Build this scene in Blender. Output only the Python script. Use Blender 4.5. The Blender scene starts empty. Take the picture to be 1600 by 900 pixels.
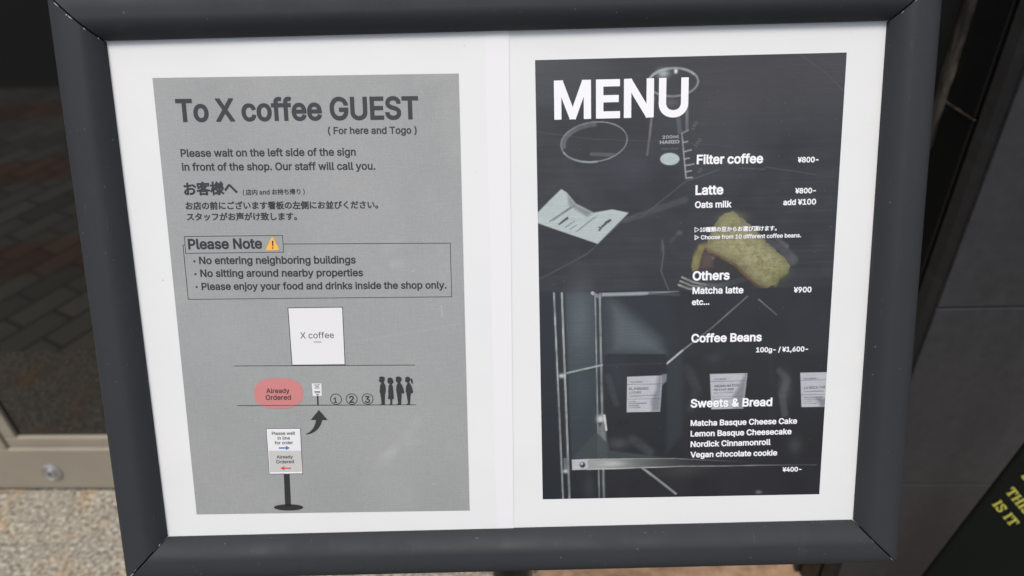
import bpy, bmesh, math, random, os
import numpy as np
from mathutils import Vector, Matrix
from mathutils.geometry import delaunay_2d_cdt

random.seed(7)
rng = np.random.default_rng(7)
S = bpy.context.scene
C = S.collection

# ------------------------------------------------------------------ camera
F, CX, CY = 1155.0, 800.0, 450.0            # focal length and centre in photo pixels
HC = 1.36                                    # eye height, metres
up_c = -Vector((90, -1580, -1155)).normalized()          # world up seen from the camera
xx = Vector((20600, 0, 1155)); xx.y = -(xx.x * up_c.x + xx.z * up_c.z) / up_c.y
xx.normalize()                                            # along the shop front
yy = up_c.cross(xx)
R_wc = Matrix((xx, yy, up_c))                             # camera -> world
cam_d = bpy.data.cameras.new('camera'); cam = bpy.data.objects.new('camera', cam_d); C.objects.link(cam)
EYE = Vector((0, 0, HC))
cam.matrix_world = Matrix.Translation(EYE) @ R_wc.to_4x4()
cam_d.sensor_width = 36; cam_d.lens = F / 1600 * 36
cam_d.clip_start = 0.02; cam_d.clip_end = 300
cam_d.dof.use_dof = True; cam_d.dof.focus_distance = 0.40; cam_d.dof.aperture_fstop = 9.5
S.camera = cam

# ------------------------------------------------------------------ daylight
SUN_EL, SUN_AZ = math.radians(66), math.radians(192)     # azimuth clockwise from +Y
w = bpy.data.worlds.new('World'); S.world = w; w.use_nodes = True
nt = w.node_tree; bg = nt.nodes['Background']
sky = nt.nodes.new('ShaderNodeTexSky'); sky.sky_type = 'NISHITA'; sky.sun_disc = False
sky.sun_elevation = SUN_EL; sky.sun_rotation = SUN_AZ
sky.air_density = 0.8; sky.dust_density = 4.5; sky.ozone_density = 1.0
nt.links.new(sky.outputs[0], bg.inputs[0]); bg.inputs[1].default_value = 0.11
sd = bpy.data.lights.new('sun', 'SUN'); sd.energy = 1.5; sd.angle = math.radians(16); sd.color = (1, .985, .955)
so = bpy.data.objects.new('sun', sd); C.objects.link(so)
sv = Vector((math.sin(SUN_AZ) * math.cos(SUN_EL), math.cos(SUN_AZ) * math.cos(SUN_EL), math.sin(SUN_EL)))
so.rotation_euler = sv.to_track_quat('Z', 'Y').to_euler(); so.location = sv * 6
S.view_settings.view_transform = 'Standard'; S.view_settings.look = 'None'
S.view_settings.exposure = 0.32; S.view_settings.gamma = 1.0

# ------------------------------------------------------------------ measuring helpers
def ray(x, y):
    return (R_wc @ Vector((x - CX, CY - y, -F))).normalized()

def hit(x, y, p, n):
    d = ray(x, y)
    return EYE + d * ((p - EYE).dot(n) / d.dot(n))

# pose of the frame opening (400 x 277 mm) from its four corners in the photo
OW, OH = 0.400, 0.277
def homography(src, dst):
    A = []
    for (x, y), (u, v) in zip(src, dst):
        A.append([x, y, 1, 0, 0, 0, -u*x, -u*y, -u]); A.append([0, 0, 0, x, y, 1, -v*x, -v*y, -v])
    return np.linalg.svd(np.array(A, float))[2][-1].reshape(3, 3)
corners = [(162, 63), (1395, 31), (1336, 817), (255, 843)]
Hm = homography([(-OW/2, OH/2), (OW/2, OH/2), (OW/2, -OH/2), (-OW/2, -OH/2)],
                [(x - CX, CY - y) for x, y in corners])
G = np.diag([1/F, 1/F, 1]) @ Hm
if G[2, 2] > 0: G = -G
g1, g2, g3 = G.T
k = 2 / (np.linalg.norm(g1) + np.linalg.norm(g2))
# camera looks along -Z: (x, y, 1) * depth -> (x, y, -1) * depth
flip = np.diag([1, 1, -1])
if (g3 * k)[2] < 0: g1, g2, g3 = -g1, -g2, -g3
e1 = Vector(flip @ g1).normalized(); e2 = Vector(flip @ g2)
e2 = (e2 - e1 * e2.dot(e1)).normalized(); e3 = e1.cross(e2)
t_c = Vector(flip @ (g3 * k))
BU, BV, BN = R_wc @ e1, R_wc @ e2, R_wc @ e3
BO = EYE + R_wc @ t_c
BM = Matrix((BU, BV, BN)).transposed().to_4x4(); BM.translation = BO
ZP = -0.0042                                    # the papers lie 4 mm below the frame's lip

def bd(x, y, z=ZP):
    """photo measurement -> (u, v) metres on the sign's own plane"""
    p = hit(x, y, BO + BN * z, BN) - BO
    return np.array([p.dot(BU), p.dot(BV)])

# ------------------------------------------------------------------ object helpers
def tag(o, label=None, cat=None, group=None, kind=None):
    if label: o['label'] = label
    if cat: o['category'] = cat
    if group: o['group'] = group
    if kind: o['kind'] = kind
    return o

def empty(name, mat, label, cat, group=None):
    o = bpy.data.objects.new(name, None); C.objects.link(o); o.empty_display_size = .05
    o.matrix_world = mat
    return tag(o, label, cat, group)

def link(name, me, mat, parent=None):
    o = bpy.data.objects.new(name, me); C.objects.link(o)
    for m in (mat if isinstance(mat, (list, tuple)) else [mat]):
        if m is not None: me.materials.append(getattr(m, 'm', m))
    if parent: o.parent = parent
    return o

def mesh(name, verts, faces, mat, parent=None, smooth=False):
    me = bpy.data.meshes.new(name)
    me.from_pydata([tuple(map(float, v)) for v in verts], [], faces); me.validate()
    me.update()
    if smooth:
        for p in me.polygons: p.use_smooth = True
    return link(name, me, mat, parent)

class MB:
    def __init__(s): s.v, s.f = [], []
    def add(s, v, f):
        n = len(s.v); s.v += [tuple(map(float, q)) for q in v]; s.f += [[i + n for i in q] for q in f]
    def box(s, a, b):
        (x0, y0, z0), (x1, y1, z1) = a, b
        s.add([(x0,y0,z0),(x1,y0,z0),(x1,y1,z0),(x0,y1,z0),(x0,y0,z1),(x1,y0,z1),(x1,y1,z1),(x0,y1,z1)],
              [(0,3,2,1),(4,5,6,7),(0,1,5,4),(1,2,6,5),(2,3,7,6),(3,0,4,7)])
    def lathe(s, prof, axis_o, axis=Vector((0,0,1)), n=40):
        q = Vector((0,0,1)).rotation_difference(axis)
        b = len(s.v)
        for r, h in prof:
            for i in range(n):
                a = 2*math.pi*i/n
                s.v.append(tuple(axis_o + q @ Vector((r*math.cos(a), r*math.sin(a), h))))
        for j in range(len(prof)-1):
            for i in range(n):
                i2 = (i+1) % n
                s.f.append([b+j*n+i, b+j*n+i2, b+(j+1)*n+i2, b+(j+1)*n+i])
        s.f.append([b+i for i in range(n)][::-1]); s.f.append([b+(len(prof)-1)*n+i for i in range(n)])
    def build(s, name, mat, parent=None, bevel=0, smooth=False, origin=None, seg=2):
        v = s.v if origin is None else [tuple(Vector(q) - origin) for q in s.v]
        o = mesh(name, v, s.f, mat, parent, smooth)
        if bevel:
            bm = bmesh.new(); bm.from_mesh(o.data)
            bmesh.ops.remove_doubles(bm, verts=bm.verts, dist=1e-6)
            bmesh.ops.bevel(bm, geom=bm.edges[:], offset=bevel, segments=seg, profile=.5, affect='EDGES')
            bm.to_mesh(o.data); bm.free()
        return o

# ------------------------------------------------------------------ materials
def lin(c):
    c = np.asarray(c, float) / 255
    return np.where(c <= .04045, c / 12.92, ((c + .055) / 1.055) ** 2.4)

class Mat:
    def __init__(s, name, base=(.5,.5,.5), rough=.5, coat=0, coat_rough=.1, spec=.5, metal=0):
        s.m = bpy.data.materials.new(name); s.m.use_nodes = True
        s.t = s.m.node_tree; s.b = s.t.nodes['Principled BSDF']
        s.b.inputs['Base Color'].default_value = (*[float(q) for q in base], 1)
        s.b.inputs['Roughness'].default_value = rough
        s.b.inputs['Metallic'].default_value = metal
        s.b.inputs['Specular IOR Level'].default_value = spec
        s.b.inputs['Coat Weight'].default_value = coat
        s.b.inputs['Coat Roughness'].default_value = coat_rough
    def n(s, t, **kw):
        nd = s.t.nodes.new(t)
        for k_, v in kw.items(): setattr(nd, k_, v)
        return nd
    def l(s, a, b): s.t.links.new(a, b)
    def coord(s, kind='Object', scale=(1,1,1), rot=(0,0,0)):
        tc = s.n('ShaderNodeTexCoord'); mp = s.n('ShaderNodeMapping')
        mp.inputs['Scale'].default_value = scale; mp.inputs['Rotation'].default_value = rot
        s.l(tc.outputs[kind], mp.inputs[0]); return mp.outputs[0]
    def noise(s, co, scale, detail=4, rough=.55):
        nz = s.n('ShaderNodeTexNoise'); nz.inputs['Scale'].default_value = scale
        nz.inputs['Detail'].default_value = detail; nz.inputs['Roughness'].default_value = rough
        s.l(co, nz.inputs['Vector']); return nz.outputs['Fac']
    def ramp(s, fac, stops):
        r = s.n('ShaderNodeValToRGB'); e = r.color_ramp.elements
        while len(e) < len(stops): e.new(.5)
        for q, (p, c) in zip(e, stops):
            q.position = p; q.color = (*c, 1) if len(c) == 3 else c
        s.l(fac, r.inputs[0]); return r.outputs[0]
    def mix(s, fac, a, b, mode='MIX'):
        x = s.n('ShaderNodeMix', data_type='RGBA', blend_type=mode)
        if isinstance(fac, float): x.inputs[0].default_value = fac
        else: s.l(fac, x.inputs[0])
        for v, i in ((a, 6), (b, 7)):
            if isinstance(v, tuple): x.inputs[i].default_value = (*v, 1)
            else: s.l(v, x.inputs[i])
        return x.outputs[2]
    def base(s, out): s.l(out, s.b.inputs['Base Color']); return s
    def roughness(s, co, scale, lo, hi, detail=4):
        f = s.noise(co, scale, detail)
        mr = s.n('ShaderNodeMapRange'); mr.inputs[1].default_value = .3; mr.inputs[2].default_value = .7
        mr.inputs[3].default_value = lo; mr.inputs[4].default_value = hi
        s.l(f, mr.inputs[0]); s.l(mr.outputs[0], s.b.inputs['Roughness']); return s
    def bump(s, h, strength, dist, coat=False):
        bp = s.n('ShaderNodeBump'); bp.inputs['Strength'].default_value = strength
        bp.inputs['Distance'].default_value = dist; s.l(h, bp.inputs['Height'])
        s.l(bp.outputs[0], s.b.inputs['Coat Normal' if coat else 'Normal']); return s

def g(v): return (v, v, v)
COAT = dict(coat=.55, coat_rough=.16)

def film_wave(m, strength=.35):
    co = m.coord('Object')
    h = m.noise(co, 22, 3)
    m.bump(h, strength, .0009, coat=True)
    return m

M_paper = Mat('white_paper', g(.80), .6, **COAT)
co = M_paper.coord()
pb = M_paper.mix(M_paper.noise(co, 26, 6), (.700,.716,.706), (.768,.778,.756))
spk = M_paper.ramp(M_paper.noise(co, 330, 2, .5), [(.765, g(0)), (.80, g(.6))])
crs = M_paper.ramp(M_paper.noise(M_paper.coord('Object', (40, 260, 1), (0, 0, .5)), 1, 3), [(.70, g(0)), (.74, g(.35))])
pb = M_paper.mix(spk, pb, (.45,.45,.43)); pb = M_paper.mix(crs, pb, (.64,.65,.65))
M_paper.base(pb)
film_wave(M_paper)
M_paper2 = Mat('white_paper_bright', g(.765), .6, **COAT); film_wave(M_paper2)

M_grey = Mat('grey_print', g(.3), .6, **COAT)
co = M_grey.coord()
grain = M_grey.noise(co, 1400, 2, .6); fib = M_grey.noise(M_grey.coord('Object', (900, 120, 1)), 1, 3)
fib2 = M_grey.noise(M_grey.coord('Object', (110, 1000, 1)), 1, 3)
big = M_grey.noise(co, 14, 4)
c0 = M_grey.mix(big, tuple(lin((138,141,140))), tuple(lin((155,157,154))))
c0 = M_grey.mix(.3, c0, M_grey.ramp(grain, [(.3, g(.35)), (.7, g(.65))]), 'OVERLAY')
c0 = M_grey.mix(.10, c0, M_grey.ramp(fib, [(.3, g(.35)), (.7, g(.65))]), 'OVERLAY')
c0 = M_grey.mix(.10, c0, M_grey.ramp(fib2, [(.3, g(.35)), (.7, g(.65))]), 'OVERLAY')
at = M_grey.n('ShaderNodeAttribute', attribute_name='scuff_glare')  # film scratches together with painted glare, lighter than the ink
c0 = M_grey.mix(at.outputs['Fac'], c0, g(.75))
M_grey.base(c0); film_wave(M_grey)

def ink(name, rgb, rough=.55):
    m = Mat(name, tuple(lin(rgb)), rough, **COAT); return film_wave(m)
M_ink = ink('dark_ink', (36, 38, 39)); M_ink2 = ink('grey_ink', (56, 58, 60))
M_black = ink('black_ink', (38, 38, 38))
M_white = ink('white_ink', (236, 237, 238))
M_shadow = ink('grey_shadow_ink', (98, 100, 102))
M_panelw = ink('drawn_white', (222, 223, 222)); M_panelg = ink('drawn_grey', (190, 191, 186))
M_red = ink('pink_red_ink', (196, 124, 121)); M_red2 = ink('red_ink', (205, 72, 70))
M_blue = ink('blue_ink', (62, 112, 176)); M_amber = ink('amber_ink', (240, 178, 62))
M_navy = ink('label_ink', (52, 56, 60))

M_print = Mat('photo_print', g(.1), .55, **COAT)
at = M_print.n('ShaderNodeAttribute', attribute_name='ink')
co = M_print.coord()
streak = M_print.noise(M_print.coord('Object', (60, 1700, 1)), 1, 3)
c0 = M_print.mix(.30, at.outputs['Color'], M_print.ramp(streak, [(.3, g(.3)), (.7, g(.7))]), 'OVERLAY')
M_print.base(c0); film_wave(M_print, .45)

M_frame = Mat('charcoal_powder_coat', g(.03), .6, spec=.22)
co = M_frame.coord()
fb = M_frame.mix(M_frame.noise(co, 9, 5), (.027,.0300,.0330), (.036,.0395,.0425))
dust = M_frame.ramp(M_frame.noise(co, 420, 2, .5), [(.735, g(0)), (.775, g(1))])            # dust specks
scr = M_frame.ramp(M_frame.noise(M_frame.coord('Object', (700, 30, 60), (.3, .2, .7)), 1, 3), [(.71, g(0)), (.75, g(.6))])
smg = M_frame.ramp(M_frame.noise(co, 26, 6, .7), [(.58, g(0)), (.72, g(.5))])                # fingerprints and smears
fb = M_frame.mix(dust, fb, (.13,.13,.13)); fb = M_frame.mix(scr, fb, (.085,.087,.09)); fb = M_frame.mix(smg, fb, (.047,.049,.052))
M_frame.base(fb)
M_frame.roughness(co, 35, .5, .72); M_frame.bump(M_frame.noise(co, 900, 2), .08, .0003)
M_chip = Mat('bare_aluminium_chip', g(.65), .35, metal=.6)
M_chip.roughness(M_chip.coord(), 300, .25, .5)
M_clear = Mat('clear_plastic_edge', (.55,.62,.62), .25); M_clear.roughness(M_clear.coord(), 80, .2, .4)
M_gap = Mat('black_core', g(.006), .8); M_gap.roughness(M_gap.coord(), 60, .7, .9)
M_pole = Mat('black_pole_paint', g(.008), .35, spec=.3); M_pole.roughness(M_pole.coord(), 30, .2, .34)

M_taupe = Mat('taupe_aluminium', g(.3), .45)
co = M_taupe.coord()
M_taupe.base(M_taupe.mix(M_taupe.noise(co, 6, 6, .65), tuple(lin((138,131,117))), tuple(lin((156,149,133)))))
M_taupe.roughness(co, 20, .38, .55)
M_steel = Mat('brushed_steel', g(.45), .35, metal=.8); M_steel.roughness(M_steel.coord(), 200, .28, .45)
M_glass = Mat('dark_door_glass', g(.004), .035, spec=.85)
co = M_glass.coord(); M_glass.roughness(co, 4, .02, .06)
M_gap_shade = Mat('gap_shade_black', g(.015), .7); M_gap_shade.roughness(M_gap_shade.coord(), 50, .6, .8)  # near-black standing in for the shade under the door

M_granite = Mat('speckled_granite', g(.3), .75)
co = M_granite.coord('Object')
a_ = M_granite.ramp(M_granite.noise(co, 100, 6, .68), [(.36, tuple(lin((74,70,62)))), (.46, tuple(lin((126,121,108)))), (.54, tuple(lin((152,146,132)))), (.64, tuple(lin((190,185,171))))])
st = M_granite.ramp(M_granite.noise(co, 9, 5, .6), [(.52, g(0)), (.66, g(1))])
a_ = M_granite.mix(st, a_, M_granite.mix(.5, a_, tuple(lin((164,128,72)))))
a_ = M_granite.mix(.5, a_, M_granite.ramp(M_granite.noise(co, 22, 4), [(.3, g(.34)), (.7, g(.66))]), 'OVERLAY')
M_granite.base(a_); M_granite.bump(M_granite.noise(co, 110, 4), .35, .003)

M_brick = Mat('brick_paving', g(.2), .85)
co = M_brick.coord('Object', (1, 1, 1), (0, 0, math.radians(62)))
bt = M_brick.n('ShaderNodeTexBrick'); M_brick.l(co, bt.inputs['Vector'])
bt.inputs['Scale'].default_value = 1; bt.inputs['Brick Width'].default_value = .20; bt.inputs['Row Height'].default_value = .10
bt.inputs['Mortar Size'].default_value = .006; bt.inputs['Color1'].default_value = (*lin((142,139,126)), 1)
bt.inputs['Color2'].default_value = (*lin((112,112,100)), 1); bt.inputs['Mortar'].default_value = (*lin((84,82,74)), 1)
vr = M_brick.n('ShaderNodeTexWave'); vr.wave_type = 'BANDS'; vr.inputs['Scale'].default_value = .42; vr.inputs['Distortion'].default_value = 1.2
vr.bands_direction = 'Y'
M_brick.l(M_brick.coord('Object', (1, 1, 1), (0, 0, .25)), vr.inputs['Vector'])
rd = M_brick.ramp(vr.outputs['Fac'], [(.74, g(0)), (.80, g(1))])
M_brick.base(M_brick.mix(rd, bt.outputs['Color'], M_brick.mix(1.0, bt.outputs['Color'], (1.08, .70, .60), 'MULTIPLY')))
M_brick.bump(bt.outputs['Fac'], -.4, .004)
M_road = Mat('asphalt', g(.05), .9)
co = M_road.coord(); M_road.base(M_road.ramp(M_road.noise(co, 160, 3), [(.3, g(.03)), (.7, g(.07))]))
M_tan = Mat('tan_stone_paving', g(.2), .8)
co = M_tan.coord()
M_tan.base(M_tan.ramp(M_tan.noise(co, 25, 6, .65), [(.3, tuple(lin((120,92,70)))), (.55, tuple(lin((168,138,108)))), (.75, tuple(lin((186,164,138))))]))
M_tan.bump(M_tan.noise(co, 80, 3), .3, .003)

def slab_mat(name, lo, hi, rough=(.35, .6)):
    m = Mat(name, g(.03), .5, spec=.3); c_ = m.coord()
    n1 = m.noise(c_, 3.2, 6, .6); n2 = m.noise(c_, 60, 4, .6)
    b_ = m.mix(n1, tuple(lin(lo)), tuple(lin(hi)))
    n3 = m.noise(m.coord('Object', (9, 9, 1.2)), 1, 5, .7)
    b_ = m.mix(.4, b_, m.ramp(n3, [(.35, g(.38)), (.68, g(.66))]), 'OVERLAY')
    b_ = m.mix(.35, b_, m.ramp(n2, [(.3, g(.3)), (.7, g(.7))]), 'OVERLAY')
    m.base(b_); m.roughness(c_, 5, *rough); m.bump(n2, .12, .002); return m
M_slab = slab_mat('charcoal_stone_slab', (43,44,46), (66,67,69))
M_strip = slab_mat('dark_corner_stone', (24,24,24), (36,36,36))
M_return = slab_mat('black_polished_stone', (12,12,12), (26,26,25), (.25, .5))
M_joint = Mat('dark_grout', g(.012), .9); M_joint.roughness(M_joint.coord(), 60, .8, .95)
M_trim = Mat('weathered_trim', g(.1), .6)
co = M_trim.coord('Object', (1, 1, .25))
M_trim.base(M_trim.ramp(M_trim.noise(co, 60, 6, .7), [(.40, tuple(lin((16,15,13)))), (.56, tuple(lin((58,53,45)))), (.72, tuple(lin((112,105,92))))]))
M_trim.bump(M_trim.noise(co, 90, 4), .5, .004)
M_green = Mat('dark_green_canvas', g(.02), .85, spec=.12)
co = M_green.coord()
M_green.base(M_green.mix(M_green.noise(co, 20, 4), (.0022,.003,.0022), (.0038,.0050,.0036)))
M_green.bump(M_green.noise(co, 700, 2), .2, .0008)
M_yellow = Mat('yellow_print', tuple(lin((206,194,70))), .7)
co = M_yellow.coord(); M_yellow.base(M_yellow.mix(M_yellow.noise(co, 120, 3), tuple(lin((144,142,46))), tuple(lin((172,170,66)))))
M_door_gap = M_gap_shade

# ------------------------------------------------------------------ the setting
DOOR_P = hit(90, 768, Vector((0, 0, 0)), Vector((0, 0, 1)))      # foot of the door on the ground
YD = DOOR_P.y
def wall_hit(x, y, Y): return hit(x, y, Vector((0, Y, 0)), Vector((0, 1, 0)))
pc = wall_hit(1489, 355, .80)                                      # front left corner of the pillar
YP, XP = .80, pc.x
XS = wall_hit(1512, 355, .80).x                                      # where the first slab starts
print('door Y', YD, 'pillar X', XP, 'board origin', BO, 'normal', BN, 'up', BV)

def sheet(name, x0, x1, y0, y1, z, mat, kind='structure'):
    o = mesh(name, [(x0,y0,z),(x1,y0,z),(x1,y1,z),(x0,y1,z)], [(0,1,2,3)], mat); return tag(o, kind=kind)
sheet('ground', -40, 40, -60, 12, -.012, M_road)
sheet('brick_pavement', -7, 7, YD - 2.65, YD + .3, -.004, M_brick)
step_x = hit(835, 892, Vector((0,0,0)), Vector((0,0,1))).x
mb = MB(); mb.box((-3, YD - .47, -.003), (step_x, YD + .3, 0.0))
tag(mb.build('granite_pavement', M_granite), kind='structure')
mb = MB(); mb.box((step_x + .006, YD - .47, -.003), (2.2, YD + .3, -.001))
tag(mb.build('tan_pavement', M_tan), kind='structure')

# glass door: bottom rail, stile, glazing bead, pane, round lock
door = empty('glass_door', Matrix.Translation((-.35, YD, 0)), 'taupe aluminium door with dark glass standing behind the menu stand', 'door')
do = Vector((-.35, YD, 0))
zb = wall_hit(90, 763, YD).z; zt = wall_hit(90, 703, YD).z; zg = wall_hit(90, 689, YD).z
xs = wall_hit(2, 690, YD).x
xsb = wall_hit(22, 690, YD).x
XR = .30
b = MB(); b.box((-2.2, YD, zb), (XR, YD + .045, zt)); b.build('bottom_rail', M_taupe, door, .003, origin=do)
b = MB(); b.box((-2.2, YD, zt + .0005), (xs, YD + .045, 2.25)); b.build('stile', M_taupe, door, .003, origin=do)
b = MB(); b.box((XR - .06, YD, zt + .0005), (XR, YD + .045, 2.25)); b.build('stile', M_taupe, door, .003, origin=do)
b = MB(); b.box((xs + .0005, YD + .008, zt + .0008), (XR - .0605, YD + .03, zg))
b.box((xs + .0005, YD + .008, zg + .0005), (xsb, YD + .03, 2.2)); b.build('glazing_bead', M_taupe, door, .003, origin=do)
b = MB(); b.box((xs + .002, YD + .018, zg - .01), (XR - .062, YD + .026, 2.2)); b.build('glass_pane', M_glass, door, origin=do)
lk = wall_hit(81, 737, YD)
b = MB(); b.lathe([(.024, 0), (.024, .003), (.020, .006), (.0185, .0045), (.013, .0045), (.012, .008), (.0, .0085)], Vector((lk.x, YD, lk.z)), Vector((0,-1,0)), 32)
lo_ = b.build('lock', M_steel, door, smooth=False, origin=do)
b = MB(); b.box((lk.x - .0015, YD - .0092, lk.z - .006), (lk.x + .0015, YD - .0084, lk.z + .006)); b.build('keyhole', M_gap, lo_, origin=do)
b = MB(); b.box((-2.2, YD + .012, .001), (XR, YD + .05, zb - .001)); b.build('gap_shade_strip', M_gap_shade, door, origin=do)  # dark strip standing in for the shadowed gap below the door

# the pillar's left side runs back to a black wall recess with a worn vertical trim
zn = wall_hit(1545, 202, YP).z
dn = ray(1479, 157); PB = EYE + dn * ((zn - HC) / dn.z)            # inner end of the joint, at the same height
XB, YB = PB.x, PB.y
print('return', XP, YP, XB, YB)
jamb = empty('dark_wall', Matrix.Translation((.5, YB, 0)), 'black wall recess between the glass door and the stone pillar', 'wall')
jo = Vector((.5, YB, 0))
b = MB(); b.box((XR + .02, YB + .012, 0), (XB + .10, YB + .25, 2.6)); b.build('wall_face', M_return, jamb, .002, origin=jo)
tl = wall_hit(1501, 40, YB); tr = wall_hit(1514, 40, YB)
nseg = 90
w_l = [rng.normal(0, .0016) for _ in range(nseg+1)]
vv, ff = [], []
for i in range(nseg+1):
    z = 2.4*i/nseg
    vv += [(tl.x + w_l[i], YB + .0115, z), (tl.x + w_l[i], YB - .004, z), ((tl.x+tr.x)/2 + w_l[i-1], YB - .008 + w_l[i], z), (tr.x + w_l[i]*.3, YB - .004, z), (tr.x, YB + .0115, z)]
for i in range(nseg):
    for j in range(4): ff.append((i*5+j, i*5+j+1, (i+1)*5+j+1, (i+1)*5+j)[::-1])
mesh('edge_trim', [Vector(q) - jo for q in vv], [f[::-1] for f in ff], M_trim, jamb, True)

# pillar clad in charcoal slabs
pil = empty('stone_pillar', Matrix.Translation((XP + .5, YP, 0)), 'dark charcoal slab clad pillar with thin joints, right of the menu stand', 'pillar')
po = Vector((XP + .5, YP, 0))
b = MB(); b.box((max(XP, XB) + .012, YP + .012, 0), (XP + 1.6, YB + .2, 2.6)); b.build('core', M_joint, pil, origin=po)
zj1 = wall_hit(1530, 481, YP).z; zj2 = wall_hit(1490, 757, YP).z
dz = zj1 - zj2
zs = sorted([zj1 + dz * q for q in range(-6, 8) if -.4 < zj1 + dz * q < 2.9])
zs = [max(0, q) for q in zs]; zs = [0] + [q for q in zs if q > .02]
for z0, z1 in zip(zs[:-1], zs[1:]):
    b = MB(); b.box((XS, YP, z0 + .0012), (XP + .9, YP + .011, z1 - .0012)); b.build('front_slab', M_slab, pil, .0016, origin=po)
sdir = Vector((XB - XP, YB - YP - .02, 0)).normalized(); sn = Vector((-sdir.y, sdir.x, 0))
if sn.x > 0: sn = -sn
def side_box(z0, z1, t0, t1, l0, l1):
    p0 = Vector((XP, YP + .02, 0)); m_ = MB(); q = []
    for z in (z0, z1):
        for l_, t_ in ((l0, t0), (l1, t0), (l1, t1), (l0, t1)):
            c_ = p0 + sdir*l_ + sn*t_; q.append((c_.x, c_.y, z))
    m_.add(q, [(0,1,2,3),(7,6,5,4),(4,5,1,0),(5,6,2,1),(6,7,3,2),(7,4,0,3)]); return m_
SL = math.hypot(XB - XP, YB - YP - .02)
for z0, z1 in ((.001, zn - .66), (zn - .656, zn - .0025), (zn + .0025, zn + .62), (zn + .624, 2.6)):
    if z1 > z0: side_box(z0, z1, -.004, .0035, .006, SL - .001).build('side_slab', M_return, pil, .0014, origin=po)
b = MB()
nn = 60
for i in range(nn):                                     # chipped stone edge strip on the corner
    z0, z1 = 2.6*i/nn, 2.6*(i+1)/nn
vv, ff = [], []
for i in range(nn*3+1):
    z = 2.6*i/(nn*3); e = max(0, rng.normal(0, .0013)) if rng.random() < .5 else 0
    vv += [(XP + .0035, YP + .029, z), (XP - .003 + e*.5, YP + .018 + e, z), (XP + .003 + e, YP + .006 + e, z), (XS - .0006 - e, YP + .005, z)]
for i in range(nn*3):
    for j in range(3): ff.append((i*4+j+4, i*4+j+5, i*4+j+1, i*4+j))
mesh('corner_strip', [Vector(q) - po for q in vv], ff, M_strip, pil)
ledge = side_box(zn - .0016, zn + .0016, .001, .0048, .004, SL - .002); ledge.build('joint_trim', M_trim, pil, .001, origin=po)

# dark green canvas board with yellow capitals, propped on its corner by the pillar
gq = wall_hit(1560, 800, YP - .20)
gnn = (-ray(1560, 800) * .8 + Vector((-.1, -1, 0)) * .2).normalized()
def gp(x, y): return hit(x, y, gq, gnn)
ga = (gp(1585, 822) - gp(1552, 783)).normalized(); gb = gnn.cross(ga)
if gb.z < 0: gb = -gb
gn = ga.cross(gb)
if gn.dot(gnn) < 0: gn = -gn
g0 = gp(1520, 800)
GM = Matrix((ga, gb, gn)).transposed().to_4x4(); GM.translation = g0
Z_low = None
grn = empty('canvas_board', GM, 'dark green tilted board with yellow serif capitals reading THIS IS IT', 'board')
gi_ = GM.inverted()
bq = [gi_ @ gp(*q) for q in ((1614, 676), (1860, 700), (1760, 1120), (1412, 938))]
b = MB(); b.add([(q.x, q.y, z) for z in (-.016, -.0004) for q in bq], [(0,1,2,3),(7,6,5,4),(4,5,1,0),(5,6,2,1),(6,7,3,2),(7,4,0,3)])
pp = b.build('padded_panel', M_green, grn, .006, smooth=True, seg=5)
bm = bmesh.new(); bm.from_mesh(pp.data); bmesh.ops.recalc_face_normals(bm, faces=bm.faces[:]); bm.to_mesh(pp.data); bm.free()
def glyph_rects(ch, x, y, h):
    s = h * .17; q = h * .10; out = []
    def rc(x0, y0, x1, y1): out.append([(x+x0*h, y+y0*h), (x+x1*h, y+y0*h), (x+x1*h, y+y1*h), (x+x0*h, y+y1*h)])
    if ch == 'T':
        rc(0,.86,.8,1); rc(0,.66,.10,.86); rc(.70,.66,.8,.86); rc(.31,.11,.49,.86); rc(.2,0,.6,.11); w_ = .8
    elif ch == 'H':
        for o in (0, .5): rc(o+.08,.11,o+.25,.89); rc(o,0,o+.33,.11); rc(o,.89,o+.33,1)
        rc(.25,.45,.58,.56); w_ = .83
    elif ch == 'I':
        rc(.08,.11,.26,.89); rc(0,0,.34,.11); rc(0,.89,.34,1); w_ = .34
    elif ch == 'S':
        pts = [(.56,.74),(.50,.87),(.38,.93),(.22,.93),(.10,.85),(.09,.71),(.18,.60),(.44,.46),(.53,.35),(.52,.18),(.42,.08),(.24,.06),(.10,.13),(.05,.27)]
        for (p0, p1) in zip(pts[:-1], pts[1:]):
            d = np.array(p1) - np.array(p0); d = d / np.linalg.norm(d); n_ = np.array([-d[1], d[0]]) * .075; e = d * .03
            out.append([tuple(np.array([x, y]) + h * (np.array(p) + o)) for p, o in ((p0, -n_-e), (p1, -n_+e), (p1, n_+e), (p0, n_-e))])
        rc(.53,.68,.60,.98); rc(.0,.02,.07,.32); w_ = .60
    elif ch == 'O':
        for i in range(18):
            a0, a1 = 2*math.pi*i/18, 2*math.pi*(i+1)/18
            f = lambda a, r1, r2: (x + h*(.42 + r1*math.cos(a)), y + h*(.5 + r2*math.sin(a)))
            out.append([f(a0,.42,.5), f(a1,.42,.5), f(a1,.24,.40), f(a0,.24,.40)][::-1])
        w_ = .84
    return out, w_
def slab_word(words, x, y, h, parent):
    m_ = MB(); z = .0012
    for ch in words:
        if ch == ' ': x += h * .42; continue
        rs, w_ = glyph_rects(ch, x, y, h)
        for r_ in rs:
            z += .00001
            m_.add([(px_, py_, z) for px_, py_ in r_], [(0,1,2,3)])
        x += h * (w_ + .10)
    return m_.build('lettering', M_yellow, parent)
gi = GM.inverted()
hT = .0145
p_is = gi @ gp(1557, 792); p_th = gi @ gp(1581, 772); 
scale_g = (gp(1585,822) - gp(1552,783)).length / math.hypot(33, 39)
hT = 16.5 * scale_g
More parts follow.
